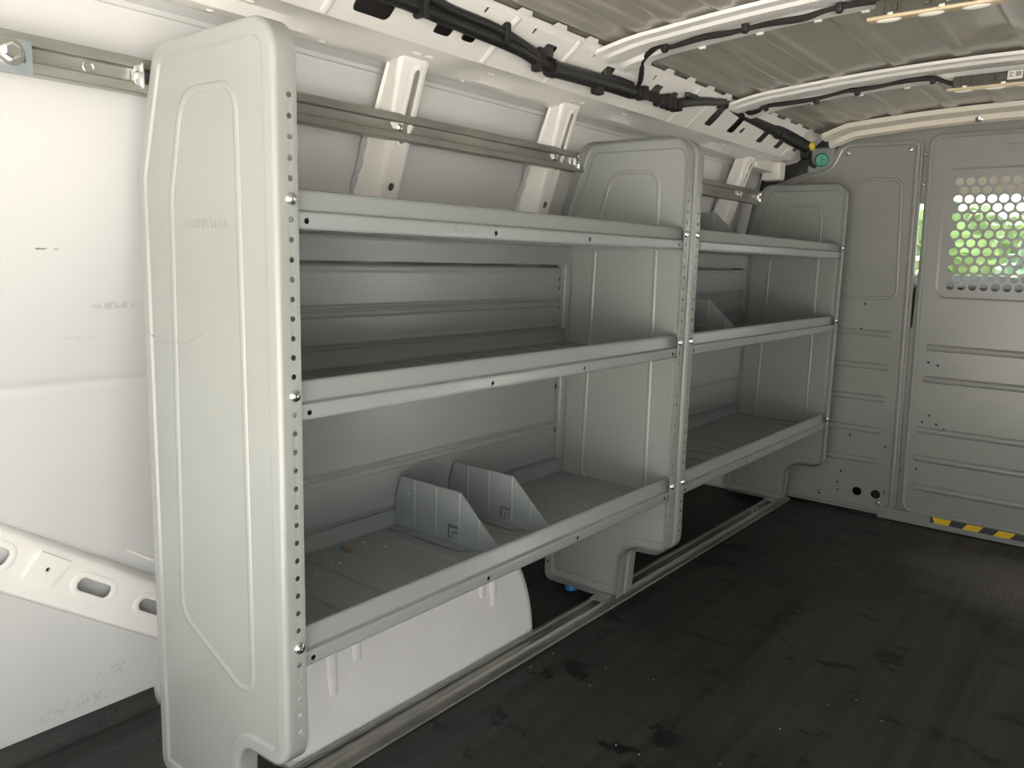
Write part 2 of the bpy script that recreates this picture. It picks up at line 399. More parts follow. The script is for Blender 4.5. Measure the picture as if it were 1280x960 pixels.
# body pillars
def pillar(y0, far=False):
    mb = MB()
    zz = [.28, .55, .80, .95, 1.024, 1.10, 1.16, 1.22, 1.265, 1.284]
    def front(z):
        if z >= 1.024: return -.366+(z-1.024)/(1.285-1.024)*.092
        return -.366-.10*((1.024-z)/.74)**1.2*.9
    def wallx(z):
        for (xa, za), (xb, zb) in zip(prof, prof[1:]):
            if za <= z <= zb: return xa+(xb-xa)*(z-za)/(zb-za+1e-9)-.002
        return -.37
    rows = []
    for z in zz:
        f = front(z); wx = wallx(z); k = max(0, (z-1.16)/.13)
        t_ = max(0, min(1, (z-1.02)/.26)); yl = y0+.072-.020*t_; ye = yl-.036+.037*t_; wx2 = wx; wx = max(wx, f-.042); dx = f-wx
        pts = [(wx-.002, ye), (wx, ye+.006), (wx+.002, ye+.013*(1-.6*t_)), (f-.008, yl-.005), (f-.002, yl-.001), (f, yl+.004), (f, y0+.078),
               (f, y0+.114), (f-.003, y0+.121), (f-.010, y0+.124), (wx+.3*dx, y0+.130), (wx2, y0+.134), (wx2, y0+.150)]
        rows.append([(x, y, z) for x, y in pts])
    holes_z = (1.128, 1.256)
    R = [[mb.bm.verts.new(p) for p in r] for r in rows]
    for a, b in zip(range(len(zz)-1), range(1, len(zz))):
        for i in range(len(R[0])-1):
            if i == 6 and zz[a] >= 1.024: continue
            mb.bm.faces.new((R[a][i], R[a][i+1], R[b][i+1], R[b][i]))
    sx = .092/(1.285-1.024)
    frf = lambda u, v, w: (front(v)+w, u, v)
    slot = fillet([(y0+.084, 1.118), (y0+.108, 1.118), (y0+.108, 1.260), (y0+.084, 1.260)], [.0118]*4, 0, 6)
    mb.plate([(y0+.078, 1.024), (y0+.114, 1.024), (y0+.114, 1.284), (y0+.078, 1.284)], [slot, circ(y0+.096, 1.040, .008, 12)], frf, 0)
    pts = slot
    mb.tube([frf(u, v, .0005) for u, v in slot], 0, 6, closed=True, flat=(.0022, .0045), nrm=(1, 0, 0))
    # crimped top tabs
    for dy in (.062, .095):
        mb.box((-.29, y0+dy, 1.276), (-.262, y0+dy+.022, 1.292), .005)
    o = struct(mb.build('body_pillar', M['white'], solid=.0015, smooth=40))
    s = MB()                                         # bead of grey sealant down the rear edge
    zs = [.90+.0115*i for i in range(22)]
    s.tube([(max(wallx(z), front(z)-.042)-.001, y0+.072-.036+.017*max(0, min(1, (z-1.02)/.26))-.003+.002*math.sin(z*77), z) for z in zs], [.0055+.0015*math.sin(i*2.1) for i in range(22)], 8)
    s.build('sealant_bead', M['sealant'], o)
    return o
pillar(.405)['label'] = 'white slotted body pillar behind the middle of the nearer shelving unit'
pillar(.925)['label'] = 'white slotted body pillar beside the middle shelf end panels'
pillar(2.02)['label'] = 'white slotted body pillar near the bulkhead corner'
mb = MB(); mb.box((-.345, 2.17, 1.245), (-.285, 2.385, 1.284), .008); mb.box((-.335, 2.33, 1.215), (-.26, 2.385, 1.286), .012)
struct(mb.build('trim_1', M['white']))
mb = MB(); mb.box((-.57, 2.335, 0), (-.375, 2.392, .075), .02, 3); mb.box((-.57, 2.345, .05), (-.45, 2.392, .20), .02, 3)
struct(mb.build('trim_2', M['cream'], smooth=50))

# diagonal brace low on the wall at the left
mb = MB()
a = Vector((-.585, -.195, .405)); b = Vector((-.585, .12, .185)); dy = (b-a).normalized(); up = Vector((0, -dy.z, dy.y))
if up.z < 0: up = -up
LL = (b-a).length
frb = lambda u, v, w: tuple(a+dy*u+up*v+Vector((w, 0, 0)))
hls = [rrect(-.10, -.020, .045, .022, .018, 5), rrect(.165, -.017, .242, .019, .0165, 5), rrect(.296, -.017, .38, .019, .0165, 5), circ(.108, .006, .0045, 10)]
mb.plate([(-.5, -.036), (LL+.03, -.036), (LL+.03, .036), (-.5, .036)], hls, frb, .010)
for h in hls[:3]: mb.tube([frb(u, v, .010) for u, v in h], 0, 6, closed=True, flat=(.003, .006), nrm=(1, 0, 0))
ed = [(.036, .010), (.044, .006), (.050, -.004), (.053, -.019)]
mb.sweep(ed, lambda u, v, w: frb(w, u, v), -.5, LL+.03)
ed = [(-.036, .010), (-.045, .012), (-.052, .008), (-.056, -.019)]
mb.sweep(ed, lambda u, v, w: frb(w, u, v), -.5, LL+.03)
t = [frb(u, v, .010) for u, v in ((.075, .028), (.082, -.022), (.122, -.022), (.138, .028))]
mb.plate([(.078, -.020), (.128, -.020), (.138, .030), (.082, .030)], [circ(.108, .006, .0045, 10)], frb, .0145, .009)
mb.tube([frb(u, .080, -.017) for u in (-.5, LL+.03)], .003, 6)
struct(mb.build('body_brace', M['white'], solid=.0014, smooth=40), 'white diagonal body brace with oval holes low on the left wall')

# wheel well
mb = MB()
arch = []
for k in range(33):
    q = PI*k/32; cq, sq = math.cos(q), math.sin(q)
    arch.append((.472+(.385 if cq > 0 else .345)*math.copysign(abs(cq)**.72, cq), .305*abs(sq)**.72))
rr = [(-.66, 1.), (-.275, 1.), (-.250, .992), (-.228, .970), (-.214, .935), (-.2085, .89)]
R = [[mb.bm.verts.new((x-.10*z*(1 if x > -.6 else 0), .472+(y-.472)*k_, z*k_-.001)) for y, z in arch] for x, k_ in rr]
for a_, b_ in zip(R, R[1:]):
    for i in range(len(arch)-1): mb.bm.faces.new((a_[i], a_[i+1], b_[i+1], b_[i]))
mb.bm.faces.new(R[-1])
for (y, z0, z1) in ((.165, .03, .20), (.235, .10, .21), (.295, .145, .21), (.62, .17, .21), (.655, .15, .21), (.69, .12, .21)):
    xa = lambda z: -.2085-.10*z
    mb.tube([(xa(z0)-.0045, y, z0), (xa(z0+.03)-.002, y, z0+.03), (xa(z1)-.002, y+.003, z1)], 0, 12, flat=(.0055, .011), nrm=(1, 0, .15))
mb.sweep([(-.24, .016), (-.212, .012), (-.2085, -.002)], fy, .13, .80)
struct(mb.build('wheel_well', M['well'], smooth=50), 'white rounded wheel well box under the nearer shelving unit')

# roof bows
def bow(ya, yb, name, label):
    mb = MB()
    xs = [-.16+1.68*i/44 for i in range(30)]
    d = yb-ya
    def z(x): return ZR(x)-(.012*max(0, min(1, (-.06-x)/.1)))
    pr = [(0, .014), (.002, .007), (.024, .006), (.031, .0), (.40*d, .0), (.44*d, .007), (.60*d, .007), (.645*d, -.003), (.86*d, -.003), (.90*d, .005), (d-.002, .006), (d, .016)]
    R = []
    for x in xs:
        f = max(.25, min(1, (x+.20)/.13)); wob = .012*max(0, min(1, (-.02-x)/.1))
        R.append([mb.bm.verts.new((x, ya+u+(wob*(1-u/d))*-1*(1 if u < d*.5 else .2), z(x)+v*(1 if v > 0 else f))) for u, v in pr])
    for a_, b_ in zip(R, R[1:]):
        for i in range(len(pr)-1): mb.bm.faces.new((a_[i], a_[i+1], b_[i+1], b_[i]))
    for x in (.02, .15, .27, .36, .52): mb.box((x, ya+.86*d, ZR(x)-.0065), (x+.014, ya+.86*d+.006, ZR(x)-.001), .001)
    return struct(mb.build(name, M['white'], solid=.0014, smooth=28), label)
bow(.93, 1.085, 'roof_bow', 'nearer white roof cross bow carrying a dome lamp')
bow(1.625, 1.82, 'roof_bow', 'farther white roof cross bow carrying a dome lamp')
# header over the bulkhead
mb = MB()
xs = [-.10+1.62*i/40 for i in range(41)]
pr = [(2.262, .02), (2.266, .006), (2.30, 0), (2.345, .004), (2.352, -.012), (2.385, -.016), (2.392, .0)]
R = []
for x in xs:
    z = ZR(x)-.006-.02*max(0, min(1, (-.02-x)/.08)); R.append([mb.bm.verts.new((x, u, z+v)) for u, v in pr])
for a_, b_ in zip(R, R[1:]):
    for i in range(len(pr)-1): mb.bm.faces.new((a_[i], a_[i+1], b_[i+1], b_[i]))
hd = struct(mb.build('roof_header', M['cream'], solid=.0014, smooth=40), 'cream roof header above the steel bulkhead')
mb = MB(); mb.lathe([(.011, 0), (.011, .003), (.006, .007), (0, .0085)], (.364, 2.352, 1.3815), (0, -.75, -.65), 14)
mb.build('bolt', M['zinc'], hd)

# ------------------------------------------------------------------ bulkhead
YB = 2.40
fb = lambda u, v, w: (u, YB-w, v)
def rib(mb, x0, x1, z, h=.011, d=.009):
    pts = [fb(x0, z, 0), fb(x0+.004, z, .001), fb(x1-.004, z, .001), fb(x1, z, 0)]
    mb.tube(pts, 0, 12, flat=(d, h), nrm=(0, -1, 0))
def bead(mb, pts, w=.006, d=.004, closed=True):
    mb.tube([fb(u, v, 0) for u, v in pts], 0, 8, closed=closed, flat=(d, w), nrm=(0, -1, 0))

root = thing('partition_panel', 'grey steel bulkhead wing panel with ribs between far shelf end and hinged partition door', 'partition', (-.15, YB, 0))
ex = lambda z: .2345-.0235*(z-.035)
outl = [(-.56, .012), (ex(.012)-.004, .012), (ex(1.345)-.004, 1.346), (-.048, 1.352), (-.078, 1.335), (-.108, 1.270), (-.29, 1.214), (-.40, 1.16), (-.53, .98), (-.57, .6)]
rad = [.01, .05, .035, .03, .02, .03, .03, .03, .03, .03]
holes = [circ(.093, .083, .0165, 18), circ(.158, .084, .0165, 18)]
for (u, v) in ((.072, .197), (.03, .148), (.025, .075), (.188, .098), (.174, .265), (.05, .29), (.055, .685), (.06, .775), (.022, .105)): holes.append(circ(u, v, .0042, 8))
mb = MB(); mb.plate(fillet(outl, rad), holes, fb, 0, -.002)
bd = fillet(outl, rad, .017)
mb.tube([fb(u, v, 0) for u, v in bd], 0, 8, closed=True, flat=(.009, .009), nrm=(0, -1, 0))
ed = fillet(outl, rad, .0005); mb.sweep([(0, 0), (.003, -.012)], lambda u, v, w: fb(ed[int(w) % len(ed)][0], ed[int(w) % len(ed)][1], v), list(range(len(ed)+1)), None)
bead(mb, fillet([(-.19, .788), (.162, .800), (.143, 1.207), (.036, 1.214), (-.12, 1.160)], [.02, .025, .03, .04, .04]))
for z, x1 in ((.672, .153), (.553, .156), (.437, .154), (.320, .153), (.205, .150)): rib(mb, -.40, x1, z)
mb.tube([fb(-.12, .145, .001), fb(-.005, .113, .001)], 0, 6, flat=(.0012, .003), nrm=(0, -1, 0))
mb.build('panel', M['part'], root, smooth=40)
bolt_mb = MB(); bolt_mb.lathe([(.0085, -.001), (.0085, .002), (.0055, .005), (0, .006)], (0, 0, 0), (0, -1, 0), 12)
pb = bolt_mb.build('bolt', M['zinc'], root); pb.location = (-.046, YB-.001, 1.306); pb.matrix_parent_inverse = wm(root).inverted()
for (u, v) in ((.161, 1.306), (-.038, .055), (.169, .055)): clone(pb, root, (u, YB-.001, v))

door = thing('partition_door', 'grey steel partition door with ribs and a perforated window, hinged beside the bulkhead wing panel', 'door', (.6, YB, .04))
XD = 1.02
outl = [(ex(.04)+.008, .040), (XD, .040), (XD, 1.356), (ex(1.354)+.010, 1.354)]
rad = [.045, .03, .03, .04]
win = rrect(.272, .806, .965, 1.238, .028, 6)
winc = [(u+.010*(1-(v-.806)/.432)*(1 if u < .5 else 0), v) for u, v in win]
holes = [winc]
for (u, v) in ((.285, .585), (.315, .577), (.285, .375), (.305, .40), (.33, .372), (.355, .358), (.282, .205), (.275, .60)): holes.append(circ(u, v, .0042, 8))
holes = holes[:8]
mb = MB(); mb.plate(fillet(outl, rad), holes, fb, 0, -.002)
mb.tube([fb(u, v, 0) for u, v in fillet(outl, rad, .010)], 0, 8, closed=True, flat=(.009, .008), nrm=(0, -1, 0))
ed = fillet(outl, rad, .0005); mb.sweep([(0, 0), (.003, -.012)], lambda u, v, w: fb(ed[int(w) % len(ed)][0], ed[int(w) % len(ed)][1], v), list(range(len(ed)+1)), None)
# sloped reveal into the recessed window panel
n = len(winc); cx_, cz_ = .62, 1.02
rec = [(u+.007*(1 if u < cx_ else -1), v+.007*(1 if v < cz_ else -1)) for u, v in winc]
A = [mb.bm.verts.new(fb(u, v, 0)) for u, v in winc]; B = [mb.bm.verts.new(fb(u, v, -.007)) for u, v in rec]
for i in range(n): mb.bm.faces.new((A[i], A[(i+1) % n], B[(i+1) % n], B[i]))
for z in (.636, .526, .346, .245, .140): rib(mb, .277, .985, z, .0115, .010)
mb.build('door_panel', M['part'], door, smooth=40)
mb = MB()                                            # perforated window panel, every hole real
pw, ph, rh = .0331, .0287, .0130
hx0, hz0, cols, rows_ = .3180, 1.1935, 19, 13
K = 16
zt, zb_ = hz0+ph/2, hz0-ph*(rows_-1)-ph/2
fw = lambda u, v: fb(u, v, -.007)
for r in range(rows_):
    zc = hz0-r*ph; off = (pw/2 if r % 2 else 0)+.006*r/12.
    xa, xb = hx0-pw/2-.006, hx0+pw*cols+.006
    for c in range(cols):
        xc = hx0+off+c*pw
        ci = []; rc = []
        for k in range(K):
            q = 2*PI*(k+.5)/K; ci.append(mb.bm.verts.new(fw(xc+rh*math.cos(q), zc+rh*math.sin(q))))
            s_ = max(abs(math.cos(q))/(pw/2), abs(math.sin(q))/(ph/2)); rc.append([math.cos(q)/s_, math.sin(q)/s_])
        cor = {1: (1, 1), 6: (-1, 1), 9: (-1, -1), 14: (1, -1)}
        for k in (1, 6, 9, 14): rc[k] = [cor[k][0]*pw/2, cor[k][1]*ph/2]
        rv = [mb.bm.verts.new(fw(xc+p[0], zc+p[1])) for p in rc]
        for k in range(K):
            mb.bm.faces.new((rv[k], rv[(k+1) % K], ci[(k+1) % K], ci[k]))
    mb.face([fw(xa-.02, zc-ph/2), fw(hx0+off-pw/2, zc-ph/2), fw(hx0+off-pw/2, zc+ph/2), fw(xa-.02, zc+ph/2)])
    e = hx0+off+(cols-.5)*pw; mb.face([fw(e, zc-ph/2), fw(.966, zc-ph/2), fw(.966, zc+ph/2), fw(e, zc+ph/2)])
mb.face([fw(.272, zt), fw(.966, zt), fw(.966, 1.24), fw(.272, 1.24)]); mb.face([fw(.272, .80), fw(.966, .80), fw(.966, zb_), fw(.272, zb_)])
o = mb.build('perforated_window', M['part'], door, smooth=0, recalc=False, solid=.0014)
o['label'] = 'perforated steel window with rows of round holes'
def lettering(txt, size, mtx, parent, m, depth=.0006, name='embossed_lettering'):
    cu = bpy.data.curves.new('txt', 'FONT'); cu.body = txt; cu.size = size; cu.extrude = depth; cu.align_x = 'LEFT'
    tmp = bpy.data.objects.new('txt', cu); C.objects.link(tmp)
    me = bpy.data.meshes.new_from_object(tmp.evaluated_get(bpy.context.evaluated_depsgraph_get()))
    bpy.data.objects.remove(tmp); bpy.data.curves.remove(cu)
    me.transform(mtx); me.materials.clear(); me.materials.append(m); me.name = name
    o = bpy.data.objects.new(name, me); C.objects.link(o); setp(o, parent); return o
RX = Matrix.Rotation(PI/2, 4, 'X')
lettering('ADRIAN STEEL', .018, Matrix.Translation((.445, YB-.0008, 1.2885)) @ RX, door, M['part'], .0012)
mb = MB()
for z in (1.3065, 1.2825): mb.tube([fb(.442, z, 0), fb(.60, z, 0)], 0, 6, flat=(.0016, .0016), nrm=(0, -1, 0))
mb.build('embossed_border', M['part'], door)
mb = MB(); mb.lathe([(.0055, 0), (.0055, .003), (.003, .006), (0, .006)], (0, 0, 0), (0, -1, 0), 10)
hb = mb.build('hinge_rivet', M['zinc'], door); hb.location = (ex(1.288)+.004, YB-.002, 1.288); hb.matrix_parent_inverse = wm(door).inverted()
for z in (1.188, .352, .195): clone(hb, door, (ex(z)+.004, YB-.002, z))

frame = thing('partition_frame', 'dark grey steel frame and sill behind the partition door and bulkhead wing panel', 'frame', (.4, YB+.02, 0))
mb = MB()
mb.box((-.05, YB+.016, 1.335), (XD+.45, YB+.030, 1.392), .003)
mb.build('top_rail', M['part'], frame)
mb = MB()
mb.box((.185, YB+.016, .0), (.26, YB+.026, .70), .002); mb.box((.175, YB+.016, 1.125), (.25, YB+.026, 1.34), .002)
mb.box((.195, YB+.016, .70), (.2035, YB+.026, 1.125), .001); mb.box((.2185, YB+.016, .70), (.25, YB+.026, 1.125), .001)
mb.build('hinge_post', M['part'], frame)
mb = MB(); mb.box((1.02, YB+.003, .0), (1.56, YB+.015, 1.36), .003)
mb.build('fixed_panel', M['part'], frame)
mb = MB(); mb.box((.17, YB-.006, .002), (1.5, YB+.012, .045), .005)
mb.build('sill', M['part'], frame)
tape = thing('hazard_tape', 'strip of yellow and black hazard tape on the sill below the partition door', 'tape', (.6, YB-.007, .034))
mb = MB()
mb.plate([(.345, .024), (1.02, .018), (1.02, .040), (.345, .046)], [], fb, .0066, .0060)
mb.build('backing_strip', M['hblack'], tape, smooth=0)
x = .352; k = 0
while x < .98:
    zt_ = .0455-.0088*(x-.345); mb = MB()
    mb.plate([(x+.008, zt_-.0215), (x+.052, zt_-.0215), (x+.060, zt_-.0005), (x, zt_-.0005)] if k == 0 else [(x, zt_-.0215), (x+.048, zt_-.0215), (x+.064, zt_-.0005), (x+.016, zt_-.0005)], [], fb, .0072, .0066)
    mb.build('yellow_stripe', M['yellow'], tape, smooth=0)['label'] = 'yellow stripe'
    x += .093; k += 1
mb = MB(); mb.lathe([(.024, 0), (.024, .012), (.020, .018), (.008, .019), (0, .019)], (-.136, 2.395, 1.289), (.35, -1, -.15), 22)
for k in range(6):
    q = k*PI/3; mb.tube([(-.136+.006*math.cos(q), 2.377, 1.286+.006*math.sin(q)), (-.136+.019*math.cos(q), 2.377, 1.286+.019*math.sin(q))], .0018, 6)
tag(mb.build('plastic_cap', M['green'], smooth=40), 'round green plastic cap in the upper corner beside the bulkhead', 'cap')
mb = MB(); mb.box((-.19, 2.396, 1.235), (-.09, 2.43, 1.335), .02, 3); struct(mb.build('trim_3', M['shelf']))
mb = MB(); mb.box((-.70, 2.446, -.01), (-.06, 2.46, 1.40), .003); struct(mb.build('shade_plate', M['dkgrey']))  # added closing plate, corner shade put into its dark colour

# ------------------------------------------------------------------ shelving
ZB = (.36, .36+14*P, .36+24*P)                        # bolt heights of the three shelves
OUT = [(0, .18), (0, 1.192), (-.292, 1.194), (-.357, 1.012), (-.368, .022), (-.136, .022), (-.126, .172)]
RAD = [.038, .048, .040, .060, .022, .014, .045]
TOMB = fillet([(-.085, .250), (-.088, 1.117), (-.222, 1.122), (-.262, .98), (-.280, .33)], [.03, .035, .05, .08, .04], 0, 7)
def end_panel(y, s, parent, holes_back, lettered=False):
    """pressed steel end panel: web at y, rim turned towards s"""
    mb = MB()
    f = lambda u, v, w: (u, y+s*w, v)
    steps = [(0., .034), (0., .0075), (.0007, .0042), (.0026, .0016), (.0060, .0), (.0205, .0), (.0220, .0007), (.0238, .0034), (.0255, .0042)]
    rings = [fillet(OUT, RAD, d, 8) for d, w in steps]
    N_ = len(rings[0]); V = [[mb.bm.verts.new(f(u, v, w)) for u, v in rg] for rg, (d, w) in zip(rings, steps)]
    fi = 8                                            # edge from corner 0 to corner 1 is the straight front edge
    bi = 3*9+8                                        # back edge (kink -> back bottom)
    for k in range(len(steps)-1):
        for i in range(N_):
            if k == 0 and (i == fi or (i == bi and holes_back)): continue
            j = (i+1) % N_; mb.bm.faces.new((V[k][i], V[k][j], V[k+1][j], V[k+1][i]))
    tri = tessellate_polygon([[Vector((u, v, 0)) for u, v in rings[-1]]])
    for t in tri: mb.bm.faces.new([V[-1][i] for i in t])
    a, b = rings[0][fi], rings[0][fi+1]
    hl = []
    k = -6
    while True:
        z = ZB[0]+k*P
        if z > b[1]-.012 or k > 29: break
        if z > a[1]+.01 and k not in (0, 14, 24): hl.append(circ(.0225, z, .0039, 10))
        k += 1
    if not holes_back and True: pass
    mb.plate([(.0075, a[1]), (.034, a[1]), (.034, b[1]), (.0075, b[1])], hl, lambda u, v, w: (0, y+s*u, v), 0)
    if holes_back:
        a, b = rings[0][bi], rings[0][bi+1]
        hl = []
        for k in range(-12, 26):
            z = ZB[0]+.012+k*P
            if b[1]+.02 < z < a[1]-.02: hl.append(circ(.0225, z, .0042, 10))
        slope = (b[0]-a[0])/(b[1]-a[1])
        mb.plate([(.0075, a[1]), (.034, a[1]), (.034, b[1]), (.0075, b[1])], hl, lambda u, v, w: (a[0]+slope*(v-a[1]), y+s*u, v), 0)
    mb.tube([f(u, v, .0042) for u, v in TOMB], 0, 8, closed=True, flat=(.0030, .0055), nrm=(0, 1, 0))
    o = mb.build('end_panel', M['grey'], parent, smooth=50, solid=.0012)
    return o

def extr(mb, pts, y0, y1): mb.sweep(pts, fy, y0, y1)
def shelf(y0, y1, zb, parent, high=False):
    mb = MB()
    zd = zb-.030
    xb = -.349
    if not high: back = [(xb+.003, zb+.006), (xb, zb+.004), (xb, zd+.012), (xb+.003, zd+.003), (xb+.010, zd)]
    else: back = [(xb+.003, zd-.050), (xb, zd-.048), (xb, zd-.012), (xb+.003, zd-.003), (xb+.010, zd)]
    extr(mb, back+[(-.036, zd), (-.033, zd+.003), (-.0285, zb+.008), (-.0260, zb+.0135), (-.0225, zb+.0155), (-.0190, zb+.0135), (-.0175, zb+.009), (-.0125, zb-.0100), (-.0122, zb-.0135), (-.0060, zb-.0140), (-.0040, zb-.0152), (-.0035, zb-.0175), (-.0035, zb-.0185)], y0, y1)
    L_ = y1-y0
    hl = [circ(y0+d, zb-.026, .0042, 10) for d in (.042, .36*L_+.02, .63*L_, L_-.042)]
    hl += [circ(y0+d, zb-.0235, .0016, 6) for d in (.29*L_, .305*L_)]
    mb.plate([(y0, zb-.0185), (y1, zb-.0185), (y1, zb-.0325), (y0, zb-.0325)], hl, lambda u, v, w: (-.0035, u, v), 0)
    extr(mb, [(-.0035, zb-.0325), (-.0045, zb-.0352), (-.0075, zb-.0365), (-.011, zb-.0360), (-.029, zb-.0355), (-.031, zb-.031)], y0, y1)
    # pressed lines across the deck
    k = 0
    yy = y0+.075
    while yy < y1-.03:
        mb.tube([(-.335, yy, zd), (-.25, yy, zd+.0002), (-.12, yy, zd+.0002), (-.040, yy, zd)], 0, 6, flat=(.0026, .0028), nrm=(0, 0, 1)); yy += .094
    # end flanges
    for yy in (y0, y1):
        mb.plate([(-.345, zd), (-.010, zd), (-.010, zb-.036), (-.345, zb-.046)], [], lambda u, v, w: (u, yy, v), 0)
    return mb.build('shelf', M['shelf'], parent, smooth=26, solid=.0010)

def back_panel(y0, y1, zl, zh, zr, parent):
    """backing sheet between two shelves with two pressed ridges"""
    mb = MB(); x = -.352
    def rg(z): return [(x, z-.014), (x+.008, z-.009), (x+.008, z-.002), (x+.002, z+.001), (x+.002, z+.004), (x+.009, z+.008), (x+.009, z+.012), (x, z+.016)]
    pts = [(x-.003, zl-.030), (x-.003, zl+.004), (x+.003, zl+.007), (x+.004, zl+.012), (x, zl+.018)]+rg(zr)+[(x, zh-.022), (x+.009, zh-.014), (x+.010, zh-.006), (x+.001, zh-.003), (x-.010, zh)]
    extr(mb, pts, y0, y1)
    return mb.build('back_panel', M['shelf'], parent, smooth=12, solid=.0010)

SCREW = MB(); SCREW.lathe([(.0085, -.0005), (.0085, .0016), (.0068, .0044), (.0035, .0058), (.0016, .0062), (.0, .0050)], (0, 0, 0), (1, 0, 0), 16)
def shelving(ya, yb, label, first):
    root = thing('shelving_unit', label, 'shelving', (-.18, ya, 0), 'grey steel shelving units along the left wall')
    pa = end_panel(ya, 1, root, True); pb_ = end_panel(yb, -1, root, True)
    for i, zb in enumerate(ZB): shelf(ya+.0070, yb-.0070, zb, root, high=(i == 2))
    back_panel(ya+.036, yb-.036, .366, ZB[1]-.068, .466, root)
    back_panel(ya+.036, yb-.036, .7215, ZB[2]-.083, .793, root)
    mb = MB()                                        # sheet closing the gap under the middle shelf
    extr(mb, [(-.353, ZB[1]-.072), (-.349, ZB[1]-.070), (-.349, ZB[1]-.032)], ya+.036, yb-.036)
    mb.build('back_strip', M['shelf'], root, solid=.001)
    return root, pa, pb_
YA, YM1, YM2, YF = -.018, 1.117, 1.128, 2.305
U1, NP, MP1 = shelving(YA, YM1, 'nearer grey steel shelving unit with three shelves and two dividers low down', True)
U2, MP2, FP = shelving(YM2, YF, 'farther grey steel shelving unit with three shelves, standing against the bulkhead', False)
NP['label'] = 'tall end panel nearest the camera, seen from outside'
sc = SCREW.build('bolt', M['zinc'], U1); sc.matrix_parent_inverse = Matrix.Identity(4)
first = True
for root, ya, yb in ((U1, YA, YM1), (U2, YM2, YF)):
    for y in (ya+.0225, yb-.0225):
        for z in ZB:
            if first: sc.matrix_parent_inverse = wm(U1).inverted(); sc.location = (.0008, y, z); first = False
            else: clone(sc, root, (.0008, y, z))
mb = MB(); mb.lathe([(.0085, 0), (.0085, .003), (.006, .0055), (0, .006)], (0, 0, 0), (1, 0, 0), 12)
rv = mb.build('push_rivet', M['black'], U1); rv.matrix_parent_inverse = wm(U1).inverted(); rv.location = (-.3655, YM1-.0225, .779)
rv['label'] = 'black push rivet'
for root, y, zs in ((U1, YM1-.0225, (.905, .565, .445)), (U2, YF-.0225, (.905, .785, .565, .455))):
    for z in zs: clone(rv, root, (-.3655, y, z))
lettering('ADRIAN STEEL', .0185, Matrix.Translation((-.234, YA+.0038, .933)) @ RX, NP, M['grey'], .0008)
mb = MB(); mb.tube([(-.352+.0, YA-.0004, .775), (-.33, YA+.0030, .768), (-.29, YA+.0030, .764), (-.24, YA+.0032, .768), (-.19, YA+.0034, .785)], 0, 6, flat=(.0009, .0018), nrm=(0, 1, 0))
mb.build('dent_line', M['grey'], NP)

# dividers
def divider(y, zd, label):
    mb = MB()
    out = [(-.345, zd+.003), (-.345, zd+.058), (-.327, zd+.112), (-.155, zd+.112), (-.062, zd+.030), (-.044, zd+.022), (-.040, zd+.003)]
    def gam(x, z, s):                                  # corner-shaped slot
        return [(x, z), (x+.006*s, z), (x+.006*s, z+.022*s), (x+.030*s, z+.022*s), (x+.030*s, z+.028*s), (x, z+.028*s)]
    hl = [gam(-.190, zd+.012, 1.), gam(-.178, zd+.010, .6)]
    fd = lambda u, v, w: (u, y+w, v)
    mb.plate(out, hl, fd, 0, .0012)
    for x, zt_ in ((-.285, .111), (-.222, .111), (-.157, .111), (-.106, .066)):
        mb.tube([fd(x, zd+.012, 0), fd(x, zd+zt_, 0)], 0, 6, flat=(.0030, .0024), nrm=(0, 1, 0))
    # foot flanges
    for x0, x1, w in ((-.343, -.29, .030), (-.272, -.125, .026)):
        mb.plate([(x0, 0), (x0+.006, -w), (x1-.01, -w), (x1, 0)], [], lambda u, v, ww: (u, y+v, zd+.003+ww), 0, .0012)
    mb.lathe([(.005, 0), (.003, .0025), (0, .003)], (-.305, y, zd+.078), (0, -1, 0), 10)
    o = mb.build('shelf_divider', M['shelf'], smooth=40)
    return tag(o, label, 'divider', 'shelf dividers')
divider(.500, ZB[0]-.030, 'grey steel shelf divider nearest the camera on the lowest shelf of the nearer unit')
divider(.665, ZB[0]-.030, 'second grey steel shelf divider, beyond the first on the lowest shelf of the nearer unit')
divider(1.575, ZB[1]-.030, 'grey steel divider on the middle shelf of the farther unit')
divider(1.570, ZB[2]-.030, 'grey steel divider on the top shelf of the farther unit')

# ------------------------------------------------------------------ rails
rail = thing('wall_rail', 'long galvanised steel channel rail along the left wall behind the shelf tops', 'rail', (-.32, .9, 1.15))
mb = MB()
mb.tube([(-.3218, -.095+.007*math.cos(q*PI/8), 1.150+.007*math.sin(q*PI/8)) for q in range(16)], .0014, 6, closed=True)
extr(mb, [(-.334, 1.1745), (-.312, 1.1745), (-.310, 1.1725), (-.310, 1.162), (-.312, 1.160), (-.322, 1.158), (-.3225, 1.142), (-.312, 1.140), (-.310, 1.138), (-.310, 1.128), (-.312, 1.126), (-.334, 1.126)], -.62, 2.31)
mb.build('channel', M['galv'], rail, smooth=30, solid=.0014)
mb = MB(); mb.lathe([(.009, 0), (.009, .002), (.006, .005), (0, .0065)], (0, 0, 0), (1, 0, 0), 14)
rb = mb.build('bolt', M['zinc'], rail); rb.matrix_parent_inverse = wm(rail).inverted(); rb.location = (-.321, .488, 1.151)
for y in (1.004, 2.10): clone(rb, rail, (-.321, y, 1.151))
mb = MB(); mb.box((-.008, -.006, -.016), (.004, .010, .016), .003); mb.box((-.010, .004, -.018), (.008, .008, .018), .0015); mb.lathe([(.0055, 0), (.0055, .006), (0, .008)], (.004, -.001, 0), (1, 0, 0), 8)
rc = mb.build('clip', M['zinc'], rail); rc.matrix_parent_inverse = wm(rail).inverted(); rc.location = (-.313, -.032, 1.150)
for y in (1.085, 2.272): clone(rc, rail, (-.313, y, 1.150))
